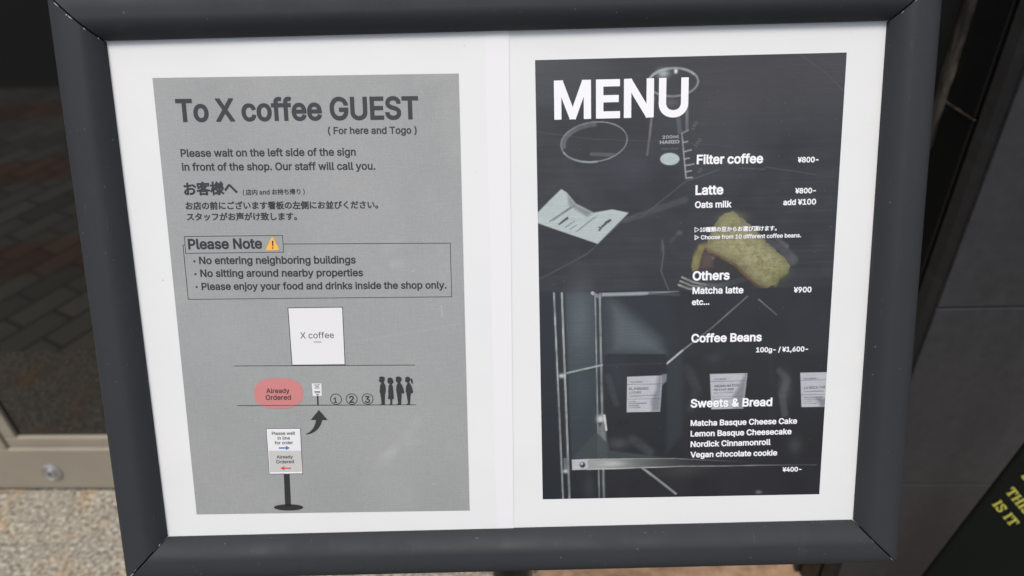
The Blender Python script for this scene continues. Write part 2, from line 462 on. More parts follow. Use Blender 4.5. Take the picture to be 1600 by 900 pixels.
q_is = gi @ gp(1550, 788); q_th = gi @ gp(1570, 768)
slab_word('IS IT', q_is.x, q_is.y, hT, grn)
slab_word('THIS', q_th.x, q_th.y, hT, grn)
slab_word('S', q_th.x - hT * .5, q_th.y + (q_th.y - q_is.y) * 1.2, hT, grn)

# ------------------------------------------------------------------ menu stand
pole_d = hit(795, 898, BO - BN * .03, BN)
base_z = .0
st_o = Vector((pole_d.x, pole_d.y, 0))
stand = empty('menu_stand', Matrix.Translation(st_o), 'black pole menu stand with charcoal snap frame holding two printed sheets', 'sign stand')
RW = .0255
prof = [(0,-.0060),(0,-.0010)]
for q in np.linspace(0, 1, 12): prof.append((.0003 + .0102*q, -.0006 + .0074*math.sin(math.pi/2*q)**.85))
prof += [(.0140,.0069),(.0175,.0066),(.0202,.0058),(.0222,.0044),(.0238,.0023),(.0248,-.0002),(.0254,-.0028),(.0255,-.0060),(.0255,-.0130)]
def rail(P0, P1, inward, gap=.0006):
    """mitred rail along the opening edge P0->P1 (board u, v); outward is -inward"""
    P0, P1, nI = np.array(P0), np.array(P1), np.array(inward)
    d = (P1 - P0) / np.linalg.norm(P1 - P0)
    vv, ff = [], []
    N = 60
    for i in range(N + 1):
        for (q, z) in prof:
            a = P0 - d * (q - gap); c = P1 + d * (q - gap)
            t = i / N
            p = a * (1 - t) + c * t - nI * q
            vv.append(tuple(BM @ Vector((p[0], p[1], z)) - st_o))
    n = len(prof)
    for i in range(N):
        for j in range(n - 1): ff.append((i*n+j, i*n+j+1, (i+1)*n+j+1, (i+1)*n+j))
    ff.append(tuple(range(n))[::-1]); ff.append(tuple(N*n + j for j in range(n)))
    o = mesh('frame_rail', vv, ff, M_frame, stand, True)
    bm = bmesh.new(); bm.from_mesh(o.data); bmesh.ops.recalc_face_normals(bm, faces=bm.faces[:])
    for e in bm.edges:
        if len(e.link_faces) == 2 and e.calc_face_angle(0) > .7: e.smooth = False
    bm.to_mesh(o.data); bm.free()
    return o
hw, hh = OW/2, OH/2
rails = [rail((-hw, hh), (hw, hh), (0, -1)), rail((hw, hh), (hw, -hh), (-1, 0)), rail((hw, -hh), (-hw, -hh), (0, 1)), rail((-hw, -hh), (-hw, hh), (1, 0))]
b = MB(); b.box((-hw - RW + .001, -hh - RW + .001, -.0135), (hw + RW - .001, hh + RW - .001, -.0058))
for i, q in enumerate(b.v): b.v[i] = tuple(BM @ Vector(q) - st_o)
b.build('backing_panel', M_gap, stand)
# scuffed metal at the mitres
def chips(cx_, cy_, dx, dy, lst, parent):
    m_ = MB()
    for t, ln, wd, side in lst:
        c_ = np.array([cx_ + dx*t*RW, cy_ + dy*t*RW]); d = np.array([dx, dy]) / math.sqrt(2); n_ = np.array([-d[1], d[0]])
        zz = float(np.interp(t*RW, [q for q, z in prof[2:-2]], [z for q, z in prof[2:-2]])) + .00025
        c_ = c_ + n_ * side
        pts = [c_ - d*ln, c_ - n_*wd*.7, c_ + d*ln*.9, c_ + n_*wd]
        m_.add([tuple(BM @ Vector((p[0], p[1], zz)) - st_o) for p in pts], [(0,1,2,3)])
    o = m_.build('paint_chip', M_chip, parent)
    o.matrix_parent_inverse = Matrix.Identity(4)
    return o
chips(-hw, hh, -1, 1, [(.05,.0008,.0004,.0006),(.22,.0016,.00018,.0006),(.42,.0014,.00022,.0007),(.47,.0004,.0004,.0009),(.66,.0018,.00018,.0006),(.88,.0004,.0004,.0011)], rails[3])
chips(hw, hh, 1, 1, [(.15,.002,.00015,-.0006),(.35,.0025,.00018,-.0006),(.6,.002,.00012,-.0006)], rails[1])
chips(-hw, -hh, -1, -1, [(.09,.0011,.0006,-.0004),(.6,.0015,.00012,-.0005)], rails[2])
chips(hw, -hh, 1, -1, [(.3,.002,.00012,-.0005),(.75,.002,.00015,-.0005)], rails[2])
# pole with collar and round base
b = MB(); ptop = pole_d.z + .004
b.lathe([(.011, .02), (.011, ptop)], st_o + Vector((0, .022, 0)))
pole = b.build('pole', M_pole, stand, smooth=False, origin=st_o)
b = MB(); b.lathe([(.0125, pole_d.z - .10), (.0135, pole_d.z - .097), (.0135, pole_d.z - .002), (.0125, pole_d.z)], st_o + Vector((0, .022, 0)))
b.build('collar', M_pole, pole, origin=st_o)
b = MB(); b.lathe([(.17, 0), (.172, .004), (.16, .012), (.06, .018), (.02, .024), (.0, .0245)], st_o + Vector((0, .022, 0)), n=64)
b.build('base_plate', M_pole, stand, origin=st_o)

# ------------------------------------------------------------------ flat artwork helpers (all on the sign's plane)
FD = os.path.join(bpy.utils.resource_path('LOCAL'), 'datafiles', 'fonts')
def load_font(fn):
    try: return bpy.data.fonts.load(os.path.join(FD, fn))
    except Exception: return None
F_SANS, F_CJK = load_font('Inter.woff2'), load_font('Noto Sans CJK Regular.woff2')

def embolden(xy, polys, R, z):
    """heavier weight: every glyph's outline is drawn R wide and merged with the glyph into one flat shape"""
    root = list(range(len(xy)))
    def find(i):
        while root[i] != i: root[i] = root[root[i]]; i = root[i]
        return i
    for f in polys:
        for i in f[1:]: root[find(i)] = find(f[0])
    comp = {}
    for f in polys: comp.setdefault(find(f[0]), []).append(f)
    ks = list(comp); bb = {}
    for q in ks:
        pv = xy[np.unique(np.concatenate([np.array(f) for f in comp[q]]))]; bb[q] = (pv.min(0) - R*1.6, pv.max(0) + R*1.6)
    for i, a in enumerate(ks):                       # pieces that would touch are merged together
        for b in ks[i+1:]:
            if (bb[a][0] < bb[b][1]).all() and (bb[b][0] < bb[a][1]).all(): root[find(a)] = find(b)
    comp = {}
    for f in polys: comp.setdefault(find(f[0]), []).append(f)
    V_, F_ = [], []
    for fs in comp.values():
        cnt = {}
        for f in fs:
            for i in range(len(f)):
                e = (min(f[i], f[i-1]), max(f[i], f[i-1])); cnt[e] = cnt.get(e, 0) + 1
        E_ = [e for e, c in cnt.items() if c == 1 and np.hypot(*(xy[e[0]] - xy[e[1]])) > 1e-8]
        A = np.array([xy[e[0]] for e in E_]); B = np.array([xy[e[1]] for e in E_])
        D = B - A; L = np.hypot(D[:, 0], D[:, 1]); D = D / L[:, None]; N_ = np.column_stack([-D[:, 1], D[:, 0]])
        ex = np.where(L > 1.5*R, .9*R, .35*R)
        Q = np.stack([A - D*ex[:, None] - N_*R, B + D*ex[:, None] - N_*R, B + D*ex[:, None] + N_*R, A - D*ex[:, None] + N_*R], 1).reshape(-1, 2)
        pts = [Vector(q) for q in np.vstack([Q, A, B]) * 1000]
        m = len(E_)
        ed = [(4*i + j, 4*i + (j+1) % 4) for i in range(m) for j in range(4)] + [(4*m + i, 5*m + i) for i in range(m)]
        ov, oe, of = delaunay_2d_cdt(pts, ed, [], 0, 1e-5)[:3]
        ov = np.array([(q.x, q.y) for q in ov]) / 1000; of = np.array([f for f in of if len(f) == 3])
        c = ov[of].mean(1)
        dx = c[:, None, 0] - A[None, :, 0]; dy = c[:, None, 1] - A[None, :, 1]
        t = dx*D[:, 0] + dy*D[:, 1]; w = dx*N_[:, 0] + dy*N_[:, 1]
        near = ((np.abs(w) < R) & (t > -ex) & (t < L + ex)).any(1)
        cy = c[:, None, 1]; cr = (A[None, :, 1] > cy) != (B[None, :, 1] > cy)
        with np.errstate(divide='ignore', invalid='ignore'):
            xi = A[None, :, 0] + (cy - A[None, :, 1]) * (B - A)[None, :, 0] / (B - A)[None, :, 1]
        odd = ((cr & (c[:, None, 0] < xi)).sum(1) % 2) == 1
        keep = of[near | odd]; base = len(V_)
        V_ += [(x, y, z) for x, y in ov]; F_ += [tuple(int(i) + base for i in f) for f in keep]
    return np.array(V_), F_

class Poster:
    def __init__(s, quad, name, label, z0):
        s.q = [bd(*p) for p in quad]
        u0 = sum(p[0] for p in s.q) / 4; v0 = min(p[1] for p in s.q)
        s.o = np.array([u0, v0]); s.z0 = z0
        m = BM @ Matrix.Translation((u0, v0, ZP))
        s.root = empty(name, m, label, 'poster')
    def p(s, x, y): return bd(x, y) - s.o
    def poly(s, name, pts, mat, z, parent=None):
        return s.polys(name, [pts], mat, z, parent)
    def polys(s, name, lists, mat, z, parent=None):
        """filled outlines given as photo points"""
        return s.local(name, [[s.p(*q) for q in pts] for pts in lists], mat, z, parent)
    def local(s, name, lists, mat, z, parent=None):
        bm = bmesh.new()
        for pts in lists:
            vs = [bm.verts.new((q[0], q[1], s.z0 + z)) for q in pts]
            f = bm.faces.new(vs)
        bm.normal_update()
        for f in bm.faces:
            if f.normal.z < 0: f.normal_flip()
        bmesh.ops.triangulate(bm, faces=bm.faces[:])
        me = bpy.data.meshes.new(name); bm.to_mesh(me); bm.free()
        return link(name, me, mat, parent or s.root)
    def lines(s, name, segs, wd, mat, z, parent=None):
        out = []
        for a, c in segs:
            a, c = s.p(*a), s.p(*c); d = (c - a) / np.linalg.norm(c - a); n_ = np.array([-d[1], d[0]]) * wd/2; e = d * wd/2
            out.append([a - n_ - e, c - n_ + e, c + n_ + e, a + n_ - e])
        return s.local(name, out, mat, z, parent)
    def ring(s, name, c, r0, r1, mat, z, parent=None, n=40):
        c = s.p(*c)
        v, f = [], []
        for i in range(n):
            a = 2*math.pi*i/n
            v += [(c[0]+r0*math.cos(a), c[1]+r0*math.sin(a), s.z0+z), (c[0]+r1*math.cos(a), c[1]+r1*math.sin(a), s.z0+z)]
        for i in range(n):
            j = (i+1) % n; f.append((2*i, 2*i+1, 2*j+1, 2*j))
        return mesh(name, v, f, mat, parent or s.root)
    def text(s, name, body, a, c, mat, z, bold=.0, parent=None, font=None, cap=None, shadow=None, spacing=1.0):
        cu = bpy.data.curves.new(name, 'FONT'); cu.body = body
        cu.font = font or F_SANS or cu.font
        cu.resolution_u = 3; cu.space_character = spacing
        ob = bpy.data.objects.new(name, cu); C.objects.link(ob)
        dg = bpy.context.evaluated_depsgraph_get()
        me = bpy.data.meshes.new_from_object(ob.evaluated_get(dg))
        bpy.data.objects.remove(ob); bpy.data.curves.remove(cu)
        n = len(me.vertices); co_ = np.empty(n*3); me.vertices.foreach_get('co', co_); co_ = co_.reshape(-1, 3)
        x0, x1 = co_[:, 0].min(), co_[:, 0].max()
        a, c = s.p(*a), s.p(*c); L = np.linalg.norm(c - a); d = (c - a) / L; n_ = np.array([-d[1], d[0]])
        k_ = L / (x1 - x0)
        ky = k_ if cap is None else k_ * cap
        P = a + np.outer((co_[:, 0] - x0) * k_, d) + np.outer(co_[:, 1] * ky, n_)
        out = np.column_stack([P, np.full(n, s.z0 + z)])
        polys = [tuple(p.vertices) for p in me.polygons]
        if bold > 0: out, polys = embolden(out[:, :2], polys, bold * k_, s.z0 + z); n = len(out)
        mats = [mat]; vs = [tuple(q) for q in out]; idx = [0]*len(polys)
        if shadow is not None:
            sh = out + np.array([d[0]*shadow + n_[0]*-shadow*.55, d[1]*shadow + n_[1]*-shadow*.55, -.00004])
            vs = vs + [tuple(q) for q in sh]; polys = polys + [tuple(i + n for i in f) for f in polys]
            idx += [1]*len(idx); mats.append(M_shadow)
        bpy.data.meshes.remove(me)
        m2 = bpy.data.meshes.new(name); m2.from_pydata(vs, [], polys); m2.update()
        for mm in mats: m2.materials.append(getattr(mm, 'm', mm))
        m2.polygons.foreach_set('material_index', idx)
        if m2.polygons and sum(p.normal.z for p in m2.polygons) < 0: m2.flip_normals()
        o = bpy.data.objects.new(name, m2); C.objects.link(o); o.parent = parent or s.root
        return o
    def sheet(s, quad, th, mat):
        q = [s.p(*p) for p in quad]
        v = [(*p, s.z0 - th) for p in q] + [(*p, s.z0) for p in q]
        return mesh('paper_sheet', v, [(4,7,6,5),(0,1,2,3),(0,4,5,1),(1,5,6,2),(2,6,7,3),(3,7,4,0)][0:1] + [(0,1,2,3),(0,4,5,1),(1,5,6,2),(2,6,7,3),(3,7,4,0)], mat, s.root)

L1, L2, L3, L4 = .00012, .00020, .00028, .00036       # ink layers, a tenth of a millimetre apart

# ------------------------------------------------------------------ left sheet: notice for waiting guests
NP = Poster([(150, 50), (797, 40), (803, 840), (262, 856)], 'notice_poster',
            'white notice sheet with grey panel, queue drawing and heading To X coffee GUEST', .0005)
NP.sheet([(140, 44), (795, 28), (803, 850), (240, 862)], .0003, M_paper)
pq = [(239, 122), (717, 115), (734, 797), (308, 803)]
NP.poly('sheet_overlap', [(757, 28), (795, 28), (803, 850), (777, 850)], M_paper2, .00004)
CJ = F_CJK
t = NP.text
t('title_text', 'To X coffee GUEST', (279, 189.5), (653, 185), M_ink, L2, .026, cap=1.07)
t('text_line', '( For here and Togo )', (513.5, 209.4), (651, 208.6), M_ink, L2, .022)
t('text_line', 'Please wait on the left side of the sign', (284, 245), (556, 242.8), M_ink, L2, .022)
t('text_line', 'in front of the shop. Our staff will call you.', (286, 266.4), (586.5, 264.8), M_ink, L2, .022)
t('text_line', 'お客様へ', (289.5, 303.4), (371.5, 301.6), M_ink, L2, .014, font=CJ)
t('text_line', '( 店内 and お持ち帰り )', (380.5, 304), (476.5, 302.8), M_ink, L2, .010, font=CJ)
t('text_line', 'お店の前にございます看板の左側にお並びください。', (291.5, 326.3), (591, 324.6), M_ink, L2, .012, font=CJ)
t('text_line', 'スタッフがお声がけ致します。', (293.6, 343.6), (464.5, 342.6), M_ink, L2, .012, font=CJ)
lw = .00033
nb = NP.lines('note_box', [((286.8,382.6),(295,467.3)), ((295,467.3),(706,463.3)), ((706,463.3),(703.6,379.6)), ((703.6,379.6),(443,381)), ((286.8,382.6),(289.8,382.5)),
     ((289,369.3),(442,367.6)), ((442,367.6),(443.8,393.6)), ((443.8,393.6),(290.9,395.6)), ((290.9,395.6),(289,369.3))], lw, M_ink, L2)
t('heading_text', 'Please Note', (296, 388.7), (409.8, 387.6), M_ink, L2, .028, parent=nb)
def rounded(tri, r=.22):
    out = []
    n = len(tri)
    for i in range(n):
        p, a, c = np.array(tri[i]), np.array(tri[i-1]), np.array(tri[(i+1) % n])
        p0 = p + (a-p)*r; p1 = p + (c-p)*r
        for q in (0, .33, .66, 1): out.append(tuple((1-q)**2*p0 + 2*q*(1-q)*p + q*q*p1))
    return out
wt = NP.poly('warning_triangle', rounded([(426, 368.5), (415.2, 391), (437.6, 390.4)], .14), M_amber, L2)
NP.polys('exclamation_mark', [[(425.2,376),(428,376),(427.4,384.6),(426,384.6)], [(425.6,386),(427.9,386),(427.9,388.2),(425.6,388.2)]], M_black, L3, wt)
for (bx, by), body, a, c in [((304.6, 408), 'No entering neighboring buildings', (312.8, 412.2), (555.8, 411)),
                             ((306.2, 428), 'No sitting around nearby properties', (314.6, 432.2), (567.4, 431)),
                             ((308.1, 448), 'Please enjoy your food and drinks inside the shop only.', (316.6, 452.5), (697.5, 450.2))]:
    tl_ = t('text_line', body, a, c, M_ink, L2, .022)
    NP.ring('bullet', (bx, by), .00005, .0006, M_ink, L2, tl_, 14)
# queue drawing
sb = NP.poly('shop_drawing', [(450.5,480.5),(535.5,479.5),(539.6,569),(457,569.8)], M_panelw, L2)
NP.lines('outline', [((450.5,480.5),(535.5,479.5)),((535.5,479.5),(539.6,569)),((539.6,569),(457,569.8)),((457,569.8),(450.5,480.5))], .00036, M_ink, L3, sb)
t('shop_name', 'X coffee', (470, 528.3), (522.4, 527.6), M_ink, L3, .0, sb)
t('shop_name', 'GINZA', (491, 535), (502.8, 534.9), M_ink2, L3, .0, sb)
NP.lines('kerb_line', [((367,571.3),(648,569.8))], .00036, M_ink, L2)
NP.lines('kerb_line', [((372,633),(649.5,631.6))], .00036, M_ink, L3 + .00003)
bub = NP.poly('ordered_bubble', [(436 + 38*abs(math.cos(a))**.72*math.copysign(1, math.cos(a)), 614 + 23.8*abs(math.sin(a))**.85*math.copysign(1, math.sin(a))) for a in np.linspace(0, 2*math.pi, 49)[:-1]], M_red, L3)
t('text_line', 'Already', (417.3, 613.4), (453, 613.2), M_ink, L4, .016, bub)
t('text_line', 'Ordered', (416.3, 624), (455.3, 623.6), M_ink, L4, .016, bub)
for i, x in enumerate((525.4, 550, 574.7)):
    rg = NP.ring('number_circle', (x, 623 - i*.15), .00288, .00330, M_ink, L3)
    d_ = str(i + 1); ww = (1.6, 3.4, 3.5)[i]
    t('digit', d_, (x - ww - (1.5 if i == 0 else 0), 628.3), (x + ww + (.2 if i == 0 else 0), 628.3), M_ink, L3, .02, rg)
# four waiting people in profile, facing left, drawn on a 15 x enlarged sketch
people = [
 [[(195,130),(225,112),(280,112),(320,135),(325,185),(310,225),(300,240),(305,260),(335,310),(348,390),(345,480),(330,520),(328,650),(325,775),(220,778),(225,762),(250,745),(235,620),(215,500),(203,490),(208,400),(215,320),(240,270),(235,255),(205,245),(190,225),(180,212),(195,190)]],
 [[(385,170),(410,145),(450,135),(495,150),(520,200),(530,250),(515,275),(495,285),(490,298),(512,340),(522,420),(528,510),(540,640),(500,645),(500,700),(498,775),(425,776),(430,762),(455,745),(448,645),(395,640),(408,520),(403,500),(408,400),(410,330),(440,295),(435,283),(400,275),(385,240),(378,232),(390,210)]],
 [[(580,135),(610,112),(660,112),(710,140),(720,185),(705,230),(685,245),(690,262),(730,320),(760,395),(778,470),(775,505),(735,515),(718,510),(715,600),(705,775),(600,776),(605,762),(635,745),(620,620),(600,490),(588,430),(595,330),(625,270),(620,255),(595,245),(585,215),(572,205),(585,185)]],
 [[(800,145),(830,120),(880,118),(917,150),(922,195),(905,235),(890,245),(905,260),(940,320),(965,385),(990,470),(975,500),(935,512),(925,600),(915,772),(825,776),(830,762),(868,740),(850,640),(825,490),(812,470),(815,370),(850,270),(845,252),(815,245),(800,215),(795,205),(808,185)],
  [(924,170),(950,160),(975,190),(975,240),(985,270),(965,282),(945,270),(940,230),(926,190)]]]
for fig in people:
    NP.polys('person_silhouette', [[(580 + a_/15, 580 + b_/15) for a_, b_ in q] for q in fig], M_black, L4)
ss = NP.poly('queue_sign_drawing', [(487.8,598.6),(502.6,598.4),(503.4,617.7),(489.2,618)], M_panelw, L3)
NP.lines('sign_pole', [((496.8,618.3),(497.3,631.5))], .0009, M_ink, L3, ss)
NP.lines('sign_writing', [((491.4,600.8),(499.8,600.6)),((493.5,603.2),(498.2,603.1)),((492.6,605.6),(499.2,605.4)),((492.3,611),(500.2,610.8)),((492.6,613),(500.4,612.8)),((495,615.6),(498.3,615.5))], .0004, M_ink2, L4, ss)
cv = []
for q in np.linspace(0, 1, 12):                        # curved arrow: outer and inner edge of its shaft
    cv.append(((1-q)**2*478.8 + 2*q*(1-q)*499 + q*q*504.2, (1-q)**2*678.3 + 2*q*(1-q)*676 + q*q*655.5))
ci = []
for q in np.linspace(0, 1, 12):
    ci.append(((1-q)**2*479 + 2*q*(1-q)*491.5 + q*q*494.4, (1-q)**2*677 + 2*q*(1-q)*672 + q*q*655.5))
NP.polys('curved_arrow', [cv + ci[::-1], [(498.8,639.6),(512.6,655.6),(486,655.6)]], M_black, L3)
dg_ = NP.poly('standing_sign_drawing', [(417,669.2),(469.7,668.7),(473.4,738.9),(421.6,739.5)], M_white, L3)
NP.lines('board_edge', [((417,669.2),(469.7,668.7)),((469.7,668.7),(473.4,738.9)),((473.4,738.9),(421.6,739.5)),((421.6,739.5),(417,669.2))], .00025, M_ink2, L4, dg_)
NP.poly('upper_panel', [(418.9,671.4),(468.2,671),(470.6,703),(420.6,703.4)], M_panelw, L4, dg_)
NP.poly('lower_panel', [(420.6,703.6),(471,703.2),(472,736.4),(422.6,737)], M_panelg, L4, dg_)
t('text_line', 'Please wait', (425.8,678.6), (461.8,678.2), M_ink2, L4 + .00006, .016, dg_)
t('text_line', 'in line', (434.8,686), (453.6,685.8), M_ink2, L4 + .00006, .016, dg_)
t('text_line', 'for order', (430.3,693.2), (458.6,692.9), M_ink2, L4 + .00006, .016, dg_)
t('text_line', 'Already', (433.3,715.4), (458.3,715), M_ink2, L4 + .00006, .016, dg_)
t('text_line', 'Ordered', (432.6,723), (460,722.6), M_ink2, L4 + .00006, .016, dg_)
NP.polys('blue_arrow', [[(436.4,698),(447.5,697.8),(447.5,695.4),(453.6,698.8),(447.6,702.4),(447.5,700),(436.6,700.2)]], M_blue, L4 + .00006, dg_)
NP.polys('red_arrow', [[(455.2,729.4),(445,729.6),(445,727),(438.6,730.6),(445.2,734),(445.2,731.6),(455.4,731.4)]], M_red2, L4 + .00006, dg_)
pl_ = NP.poly('sign_pole', [(444,740),(453,740),(455.3,790),(446.2,790)], M_black, L3, dg_)
NP.poly('sign_base', [(451.6 + 23*math.cos(a), 791.8 + 4.9*math.sin(a)) for a in np.linspace(0, 2*math.pi, 33)[:-1]], M_black, L3, dg_)

# ------------------------------------------------------------------ right sheet: the menu
MP = Poster([(757, 40), (1402, 22), (1345, 824), (777, 840)], 'menu_poster',
            'white menu sheet with black photo print headed MENU beside the grey notice', .0)
MP.sheet([(757, 28), (1410, 10), (1342, 834), (777, 850)], .0003, M_paper)
mq = [MP.p(*p) for p in [(836, 94), (1323, 82), (1280, 772), (848, 780)]]
NX, NY = 440, 620
ss_, tt_ = np.meshgrid((np.arange(NX) + .5)/NX, (np.arange(NY) + .5)/NY)
def bil(s_, t_):
    a, b_, c, d = [np.asarray(q) for q in mq]
    return ((1-s_)*(1-t_))[..., None]*a + (s_*(1-t_))[..., None]*b_ + (s_*t_)[..., None]*c + ((1-s_)*t_)[..., None]*d
P = bil(ss_, tt_)
X, Y = P[..., 0]*1000, P[..., 1]*1000                      # mm
img = np.zeros((NY, NX, 3)); ids = np.zeros((NY, NX), int)
def m4(x, y): return MP.p(820 + x/3.077, 60 + y/3.077)*1000
def m5(x, y): return MP.p(820 + x/3.077, 320 + y/3.077)*1000
def m6(x, y): return MP.p(820 + x/3.077, 540 + y/3.077)*1000
def smooth(e0, e1, x):
    t_ = np.clip((x - e0)/(e1 - e0), 0, 1); return t_*t_*(3 - 2*t_)
def vnoise(sx, sy, seed):
    r = np.random.default_rng(seed); gx = r.random((int(NY/sy) + 3, int(NX/sx) + 3))
    yy_, xx_ = np.mgrid[0:NY, 0:NX]; fx, fy = xx_/sx, yy_/sy; ix, iy = fx.astype(int), fy.astype(int); fx -= ix; fy -= iy
    fx, fy = fx*fx*(3-2*fx), fy*fy*(3-2*fy)
    return (gx[iy, ix]*(1-fx) + gx[iy, ix+1]*fx)*(1-fy) + (gx[iy+1, ix]*(1-fx) + gx[iy+1, ix+1]*fx)*fy
def blend(a, col):
    global img
    img = img*(1-a[..., None]) + lin(col)*a[..., None]
def seg_d(p, q):
    d = q - p; L2_ = d @ d + 1e-12
    h_ = np.clip(((X-p[0])*d[0] + (Y-p[1])*d[1])/L2_, 0, 1)
    return np.hypot(X - p[0] - h_*d[0], Y - p[1] - h_*d[1]), h_
def stroke(pts, wd, col, alpha=1, soft=.25, a1=None, pid=None):
    al = np.zeros((NY, NX)); n = len(pts) - 1; a1 = alpha if a1 is None else a1
    for i in range(n):
        d, h_ = seg_d(np.array(pts[i]), np.array(pts[i+1]))
        f = (i + h_)/n
        al = np.maximum(al, (1 - smooth(wd/2, wd/2 + soft, d))*(alpha*(1-f) + a1*f))
    if pid: ids[al > .30*max(alpha, a1)] = pid
    blend(al*np.clip(.42 + .85*VN, 0, 1.05), col)
def inside(pts):
    pts = np.array(pts); r = np.zeros((NY, NX), bool); n = len(pts)
    for i in range(n):
        (x0, y0), (x1, y1) = pts[i-1], pts[i]
        if y0 == y1: continue
        c = ((y0 > Y) != (y1 > Y)) & (X < (x1-x0)*(Y-y0)/(y1-y0) + x0); r ^= c
    return r
def sdist(pts):
    d = np.full((NY, NX), 1e9); n = len(pts)
    for i in range(n): d = np.minimum(d, seg_d(np.array(pts[i-1]), np.array(pts[i]))[0])
    return np.where(inside(pts), -d, d)
def fill(pts, col, alpha=1., soft=.3, pid=None):
    d = sdist(pts); al = (1 - smooth(-soft, soft, d))*alpha
    blend(al, col)
    if pid: ids[d < 0] = pid
    return al
def ell(c, rx, ry, rot=0, n=48, f=m4, a0=0, a1=360):
    out = []
    for a in np.radians(np.linspace(a0, a1, n)):
        x, y = rx*math.cos(a), ry*math.sin(a); r = math.radians(rot)
        out.append(f(c[0] + x*math.cos(r) - y*math.sin(r), c[1] + x*math.sin(r) + y*math.cos(r)))
    return out
def glow(c, rx, ry, col, alpha, f=m4):
    p = f(*c); q = f(c[0] + rx, c[1]); r = f(c[0], c[1] + ry)
    a = np.exp(-(((X - p[0])/np.hypot(*(q-p)))**2 + ((Y - p[1])/np.hypot(*(r-p)))**2))*alpha
    blend(a, col)
VN = vnoise(22, 16, 90)*.65 + vnoise(7, 6, 91)*.35
ID = {'tabletop_photo': 1, 'shelf_photo': 2, 'printed_glass': 3, 'printed_beaker': 4, 'printed_card': 5, 'printed_cake': 6, 'printed_fork': 7, 'printed_rack': 8,
      'printed_bag': 9, 'printed_bag_b': 10, 'printed_bag_c': 11, 'printed_label': 12, 'printed_label_b': 13, 'printed_label_c': 14, 'printed_shelf': 15}
# upper photo: dark tabletop
split = sdist([m5(-20, 422), m5(400, 412), m5(720, 412), m5(1500, 395), m5(1500, 1600), m5(-20, 1600)])
low = split < 0
ids[:] = 1; ids[low] = 2
v = vnoise(60, 40, 1)*.6 + vnoise(18, 12, 2)*.4
v2 = vnoise(130, 3.2, 3)
img[:] = (lin((30,31,34))*(1 - v[..., None]) + lin((50,51,54))*v[..., None])*(.82 + .36*v2[..., None])
glow((0, 120), 330, 190, (66, 74, 78), .55); glow((640, 560), 230, 330, (26, 27, 30), .5); glow((860, 470), 110, 420, (64, 65, 67), .35); glow((1560, 120), 300, 260, (70, 70, 71), .5)  # lighter top right and tall band: film sheen painted into the print
glow((1150, 250), 420, 160, (58, 58, 60), .55); glow((250, 180), 260, 130, (54, 58, 60), .5); glow((520, 620), 110, 90, (62, 66, 74), .45)
glow((1000, 420), 70, 300, (62, 63, 66), .30); glow((120, 300), 160, 60, (50, 58, 60), .4)  # the tall band is sheen of the film, painted in
fill([m4(60, 325), m4(600, 360), m4(600, 470), m4(62, 465)], (30, 32, 35), .45, 2.5)
stroke([m4(50, 448), m4(330, 485), m4(700, 497), m4(1000, 520)], .15, (74, 78, 80), .5, .3)
stroke([m5(75, 355), m5(180, 300), m5(300, 235), m5(360, 180), m5(470, 75), m5(600, 25)], .3, (84, 86, 86), .55, .5)
stroke([m4(560, 860), m4(770, 690), m4(930, 632)], .3, (88, 90, 90), .5, .4)
stroke([m4(1020, 622), m4(1150, 630), m4(1160, 618), m4(1400, 655)], .25, (84, 86, 88), .5, .3)
stroke([m5(480, 75), m5(640, 20), m5(770, -25)], 1.6, (74, 78, 80), .5, 1.8)
stroke([m4(1320, 76), m4(1440, 160), m4(1545, 265)], .12, (96, 98, 98), .5, .2)
# drinking glass
stroke(ell((333, 498), 160, 95, -8), .25, (136, 144, 144), .75, .4, pid=3)
stroke(ell((333, 498), 150, 86, -8, a0=180, a1=275), 1.6, (120, 128, 130), .45, 1.1)
stroke(ell((333, 498), 160, 95, -8, a0=90, a1=160), .7, (150, 158, 160), .6, .4)
stroke([m4(320, 556), m4(430, 560)], 1.0, (104, 106, 106), .5, .8)
stroke([m4(205, 590), m4(225, 690), m4(300, 760)], 3, (50, 54, 60), .5, 3)
# beaker
fill([m4(600, 225), m4(830, 215), m4(790, 300), m4(785, 640), m4(590, 560)], (52, 54, 58), .5, 2.0)
stroke(ell((713, 210), 120, 68, -3), .5, (140, 148, 148), .75, .55, pid=4)
stroke(ell((713, 210), 116, 66, -3, a0=200, a1=330), .6, (160, 168, 166), .6, .6, pid=4)
glow((665, 168), 26, 20, (170, 180, 180), .8); glow((726, 158), 7, 9, (240, 244, 242), 1)
stroke([m4(620, 285), m4(612, 360), m4(600, 470), m4(588, 560)], .6, (130, 124, 120), .7, .6, .45, pid=4)
stroke([m4(778, 275), m4(780, 440)], .9, (126, 134, 140), .55, .7, pid=4)
stroke([m4(735, 350), m4(745, 450)], 1.2, (90, 100, 108), .6, 1)
stroke([m4(785, 442), m4(755, 456), m4(775, 672), m4(805, 668)], .4, (148, 154, 156), .75, .4, pid=4)
for (x0, y0, x1, y1) in ((762, 500, 782, 496), (766, 545, 800, 536), (768, 580, 790, 575), (770, 612, 812, 604), (773, 642, 800, 636)):
    stroke([m4(x0, y0), m4(x1, y1)], .4, (160, 166, 168), .7, .35)
fill(ell((697, 580), 46, 29), (176, 190, 186), .95, .4, pid=4)
glow((700, 310), 40, 20, (120, 120, 120), .3)
